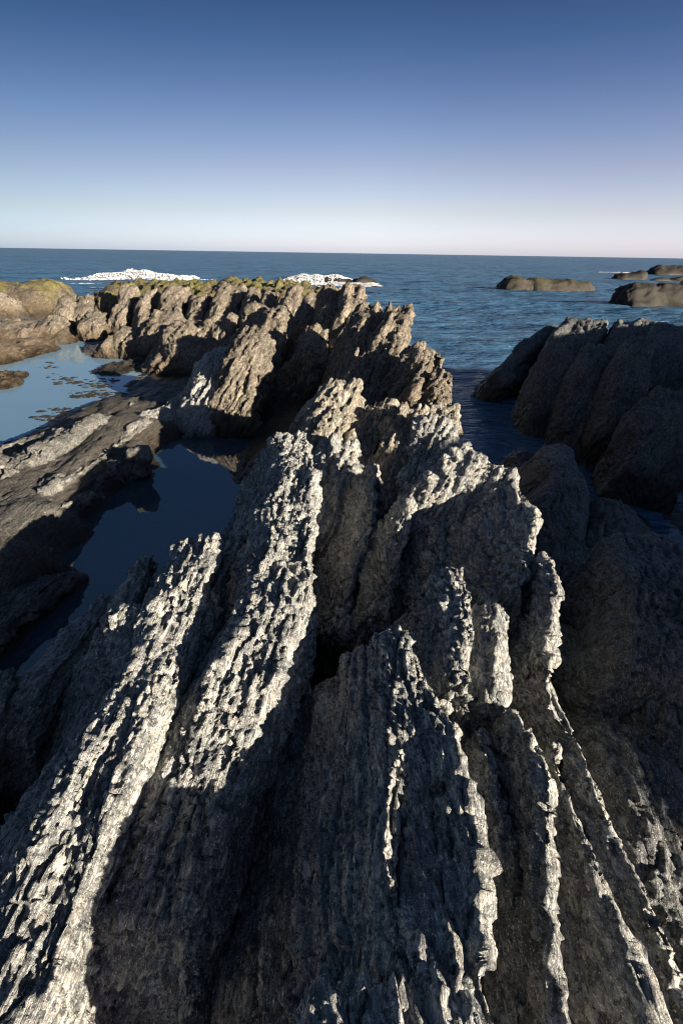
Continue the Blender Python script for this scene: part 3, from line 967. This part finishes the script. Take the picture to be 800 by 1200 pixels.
slab('dark weedy rock patch barely above water at the right end of the big pool', [Z(128, 434, .03), Z(150, 428, .05), Z(172, 422, .05)], 126, wl=.35, wr=.35, mat=M_SHORE, ct=.25, s=1.0, zb=-.12, jag=.03)


def floating_weed():
    r = np.random.RandomState(5)
    C, Rr = [], []
    for px, py, n, sp in [(55, 430, 14, 5), (58, 425, 6, 3), (85, 447, 30, 9), (70, 440, 12, 8), (112, 452, 40, 9), (128, 446, 30, 8), (95, 462, 40, 10), (118, 462, 60, 9), (75, 480, 40, 10), (55, 489, 36, 9)]:
        for _ in range(n):
            q = Z(px + r.normal() * sp, py + r.normal() * sp * .22, .004)
            C.append(q)
            Rr.append(.012 + .05 * r.rand() ** 2)
    o = clots('floating_weed', np.array(C), np.array(Rr), M_WEED, 6)
    o.scale = (1, 1, .12)
    o.location.z = .004
    tag(o, kind='stuff')


def weed_mat():
    m, N, Lk = new_mat('brown_weed')
    out = N.new('ShaderNodeOutputMaterial')
    bs = N.new('ShaderNodeBsdfPrincipled')
    bs.inputs['Base Color'].default_value = (.03, .022, .010, 1)
    bs.inputs['Roughness'].default_value = .45
    Lk.new(bs.outputs[0], out.inputs[0])
    return m


M_WEED = weed_mat()

# far left mossy rock
blade('mossy_rock', 'low green mossy rock at the far left beyond the inlet', 'rock',
      [Y(-60, 336, 24), Y(20, 335, 24.5), Y(62, 331, 25)], wl=1.0, wr=1.6, zb=-.6, mat=M_MOSS, lean=0, seed=121, ct=.9, pL=2.6, pR=2.6, s=2.4, e0=.5, e1=.9)
blade('mossy_rock', 'bare tan rock hump in front of the green mossy rock at the left edge', 'rock',
      [Y(-20, 347, 22), Y(5, 345, 22.3)], wl=.8, wr=.8, zb=-.6, mat=M_TAN, lean=0, seed=122, ct=.3, s=2.4, e0=.5, e1=.6, yaw=0)

# ------------------------------------------------------------------ right side
GR = 'dark rocks on the right'


def dark(label, crest, seed, name='dark_rock', cat='rock', **k):
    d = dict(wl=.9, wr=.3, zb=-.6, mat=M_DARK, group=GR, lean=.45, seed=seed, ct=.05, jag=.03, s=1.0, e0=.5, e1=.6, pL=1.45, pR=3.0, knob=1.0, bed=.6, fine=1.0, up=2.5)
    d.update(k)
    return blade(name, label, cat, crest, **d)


BK = dict(wl=.2, wr=.12, ct=.22, lean=.22, pL=2.6, pR=3.0, e0=.22, e1=.35, bed=.5, rib=.9, s=.9, jag=.04, fine=1.15)
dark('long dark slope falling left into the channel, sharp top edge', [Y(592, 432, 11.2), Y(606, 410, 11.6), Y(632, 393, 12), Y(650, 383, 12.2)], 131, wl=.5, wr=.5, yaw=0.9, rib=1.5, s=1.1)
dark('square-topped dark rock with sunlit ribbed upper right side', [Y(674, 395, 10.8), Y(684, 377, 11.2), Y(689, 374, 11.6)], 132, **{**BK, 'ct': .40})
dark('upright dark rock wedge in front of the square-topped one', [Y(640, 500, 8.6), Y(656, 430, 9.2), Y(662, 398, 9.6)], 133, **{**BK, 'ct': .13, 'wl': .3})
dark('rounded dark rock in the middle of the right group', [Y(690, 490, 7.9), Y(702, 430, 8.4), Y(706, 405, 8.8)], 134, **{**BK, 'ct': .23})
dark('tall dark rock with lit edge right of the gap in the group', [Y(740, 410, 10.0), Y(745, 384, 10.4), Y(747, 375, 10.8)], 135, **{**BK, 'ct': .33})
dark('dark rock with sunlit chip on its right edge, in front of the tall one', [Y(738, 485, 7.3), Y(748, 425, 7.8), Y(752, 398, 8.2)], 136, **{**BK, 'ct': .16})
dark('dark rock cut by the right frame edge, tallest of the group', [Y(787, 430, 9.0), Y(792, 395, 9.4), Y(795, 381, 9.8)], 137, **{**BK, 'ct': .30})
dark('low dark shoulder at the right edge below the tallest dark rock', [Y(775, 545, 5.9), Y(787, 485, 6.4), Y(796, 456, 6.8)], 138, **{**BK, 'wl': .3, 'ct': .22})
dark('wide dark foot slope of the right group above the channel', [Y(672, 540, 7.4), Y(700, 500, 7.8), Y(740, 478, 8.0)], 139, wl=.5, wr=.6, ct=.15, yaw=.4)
dark('isolated rounded boulder with smooth left face, below the right group', [Z(660, 640, .15), Z(662, 570, .42), Z(655, 526, .44)], 140, name='boulder', cat='boulder', wl=.4, wr=.3, ct=.1, s=1.0, lean=.2, zb=-.5, bed=.25, fine=.5, knob=.5, jag=.01, pL=1.8, pR=2.2)
dark('small dark boulder tucked left behind the isolated rounded one', [Z(615, 552, -.1), Z(612, 534, -.1)], 141, name='boulder', cat='boulder', wl=.25, wr=.3, ct=.1, s=1.2, lean=.1)
dark('low dark ramp running down right from the isolated boulder', [Z(690, 660, .0), Z(715, 625, .1), Z(705, 592, .15)], 142, wl=.3, wr=.6, ct=.08, s=1.2, lean=0)
dark('big rough dome boulder at the right frame edge', [Z(785, 780, .58), Z(775, 700, .72), Z(762, 634, .74)], 143, name='boulder', cat='boulder', wl=.3, wr=.5, ct=.16, s=.9, lean=.12, zb=-.4, pL=2.3, pR=2.3, bed=.6, rib=.8, e0=.25, e1=.3)
dark('dark rock under the dome boulder at the right edge', [Z(800, 860, .4), Z(785, 790, .5)], 144, name='boulder', cat='boulder', wl=.25, wr=.4, ct=.12, s=.9, lean=.12, zb=-.4, pL=2.3, pR=2.3, bed=.6, rib=.8, e0=.2, e1=.2)
dark('brownish rock with thin bright rim low at the right edge', [Z(830, 1090, .45), Z(780, 980, .5), Z(745, 890, .5)], 145, wl=.2, wr=.4, ct=.1, s=.8, lean=.2, zb=-.4, pL=2.2, pR=2.3, bed=.4, rib=.4)
dark('dark ledge with a few bright edges between the outer fin and the dome boulder', [Z(725, 920, .28), Z(705, 845, .3), Z(672, 760, .3)], 146, wl=.25, wr=.3, ct=.06, s=1.0, lean=.2, zb=-.3)

# ------------------------------------------------------------------ islets and skerries
GI = 'rock islets out at sea'


def islet(label, pts, seed, **k):
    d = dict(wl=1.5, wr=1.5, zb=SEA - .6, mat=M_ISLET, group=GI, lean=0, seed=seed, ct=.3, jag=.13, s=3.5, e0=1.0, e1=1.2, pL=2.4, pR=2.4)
    d.update(k)
    return blade('rock_islet', label, 'islet', pts, **d)


def isl(label, pts, base_py, seed, depth=1.5, **k):
    """pts: pixels along the top; base_py: pixel row of the waterline below the first of them"""
    yb = Z(pts[0][0], base_py, SEA)[1] + depth
    islet(label, [Y(px, py, yb) for px, py in pts], seed, yaw=math.pi / 2, **k)


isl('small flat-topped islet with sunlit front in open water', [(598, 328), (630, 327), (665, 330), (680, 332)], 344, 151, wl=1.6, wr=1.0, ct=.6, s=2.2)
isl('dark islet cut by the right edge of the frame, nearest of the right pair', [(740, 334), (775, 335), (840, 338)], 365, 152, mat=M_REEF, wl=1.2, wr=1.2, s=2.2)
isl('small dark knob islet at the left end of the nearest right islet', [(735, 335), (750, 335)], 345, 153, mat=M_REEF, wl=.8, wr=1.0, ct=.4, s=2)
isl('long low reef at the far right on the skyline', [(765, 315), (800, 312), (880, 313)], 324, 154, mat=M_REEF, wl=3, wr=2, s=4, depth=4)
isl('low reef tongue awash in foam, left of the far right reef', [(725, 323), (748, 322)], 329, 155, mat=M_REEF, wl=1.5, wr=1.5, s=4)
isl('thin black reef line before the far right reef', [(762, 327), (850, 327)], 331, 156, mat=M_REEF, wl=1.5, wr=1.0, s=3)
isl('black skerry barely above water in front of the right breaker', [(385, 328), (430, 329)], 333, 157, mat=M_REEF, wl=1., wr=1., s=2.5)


# ------------------------------------------------------------------ breaking waves
def breaker(label, px0, px1, py, y, hgt, seed, foam0, foam1):
    r = np.random.RandomState(seed)
    a, b = Y(px0, py, y), Y(px1, py, y)
    L = b[0] - a[0]
    nu, nv = 200, 40
    u = np.linspace(0, 1, nu)
    v = np.linspace(0, 1, nv)
    U, Vv = np.meshgrid(u, v, indexing='ij')
    env = np.sin(np.pi * U) ** .8
    x = (a[0] + L * U).ravel()
    bow = .9 * perlin(x * .12, x * 0, x * 0, seed)
    yy = y + 5.0 * (Vv.ravel() - .45) + bow
    z = SEA - .25 + (hgt * .55 + .25) * env.ravel() * np.exp(-((Vv.ravel() - .45) / .2) ** 2) * (.85 + .3 * perlin(x * .3, yy * .3, x * 0, seed + 1)) + .06 * perlin(x * 1.5, yy * 2.5, x * 0, seed + 2)
    V = np.stack([x, yy, z], 1)
    root = bpy.data.objects.new('breaking_wave', None)
    root.location = ((a[0] + b[0]) / 2, y, SEA)
    scene.collection.objects.link(root)
    tag(root, label, 'wave', 'breaking waves off the headland')
    o = grid_mesh('wave_face', V, nu, nv, M_SEA)
    if o.data.polygons[nu * nv // 3].normal.z < 0:
        o.data.flip_normals()
    o.parent = root
    o.matrix_parent_inverse = Matrix.Translation(-Vector(root.location))
    # foam tumbling down the front, ragged spray above the crest, a torn apron on the water
    n = 9000
    t = r.rand(n) ** .9
    fx = a[0] + L * (foam0 + (foam1 - foam0) * t)
    o0 = fx * 0
    tall = np.clip(np.sin(np.pi * t) ** .45 * (.78 + .42 * perlin(fx * .25, o0, o0, seed + 3) + .3 * perlin(fx * .9, o0, o0, seed + 4)), .08, 1.3)
    hz = r.rand(n) ** 1.5
    fy = y - .9 - 1.6 * (1 - hz) * r.rand(n) + .5 * r.normal(size=n) * .6 + .9 * perlin(fx * .12, o0, o0, seed)
    fz = SEA + .02 + hgt * tall * hz * .95
    rad = .035 + .13 * r.rand(n) ** 2 * (1 - .6 * hz)
    k = r.rand(n) < .12
    fy[k] -= r.rand(k.sum()) * 4.5
    fz[k] = SEA + .10
    fx[k] += r.normal(size=k.sum()) * 1.0
    f = clots('foam', np.stack([fx, fy, fz], 1), rad, M_FOAM, seed)
    f.parent = root
    f.matrix_parent_inverse = Matrix.Translation(-Vector(root.location))


floating_weed()
breaker('long white breaking wave behind the left part of the headland', 100, 240, 322, 62, 1.0, 301, .05, .97)
breaker('shorter white breaking wave with dark face behind the right end of the headland', 235, 425, 324, 60, .9, 302, .5, .95)


def foam_patch(label, px0, px1, py0, py1, seed, dens=.5):
    nu, nv = 140, 140
    c = [Z(px0, py0, SEA), Z(px1, py0, SEA), Z(px1, py1, SEA), Z(px0, py1, SEA)]
    U, Vv = np.meshgrid(np.linspace(0, 1, nu), np.linspace(0, 1, nv), indexing='ij')
    P = sum(w[..., None] * p for w, p in zip(((1 - U) * (1 - Vv), U * (1 - Vv), U * Vv, (1 - U) * Vv), c)).reshape(-1, 3)
    ln = max(.3, (c[1][0] - c[0][0]) / 6)
    e = 1 - np.maximum(np.abs(U - .5), np.abs(Vv - .5)).ravel() * 2
    n = perlin(P[:, 0] / ln, P[:, 1] / ln / 1.5, P[:, 0] * 0, seed) + .5 * perlin(P[:, 0] / ln * 3, P[:, 1] / ln * 2, P[:, 0] * 0, seed + 1)
    v = n + sm(0, .5, e) * 1.2 - 1.0 + dens
    P[:, 2] = SEA + .10 + .10 * np.clip(v, 0, 1) + .05 * perlin(P[:, 0] * 2, P[:, 1] * 2, P[:, 0] * 0, seed + 3)
    o = grid_mesh('foam_patch', P, nu, nv, M_FOAM, keep=(v > 0))
    tag(o, label, 'foam', 'foam patches on the sea')


foam_patch('white foam washing through the gap between mossy rock and headland', 82, 138, 346, 334, 311, 1.3)
foam_patch('torn foam streaks beside the black skerry in front of the right breaker', 372, 452, 338, 331, 313, .42)
foam_patch('thin white foam around the far right reef', 690, 742, 323, 318, 312, .5)
print('verts', TOTAL[0])
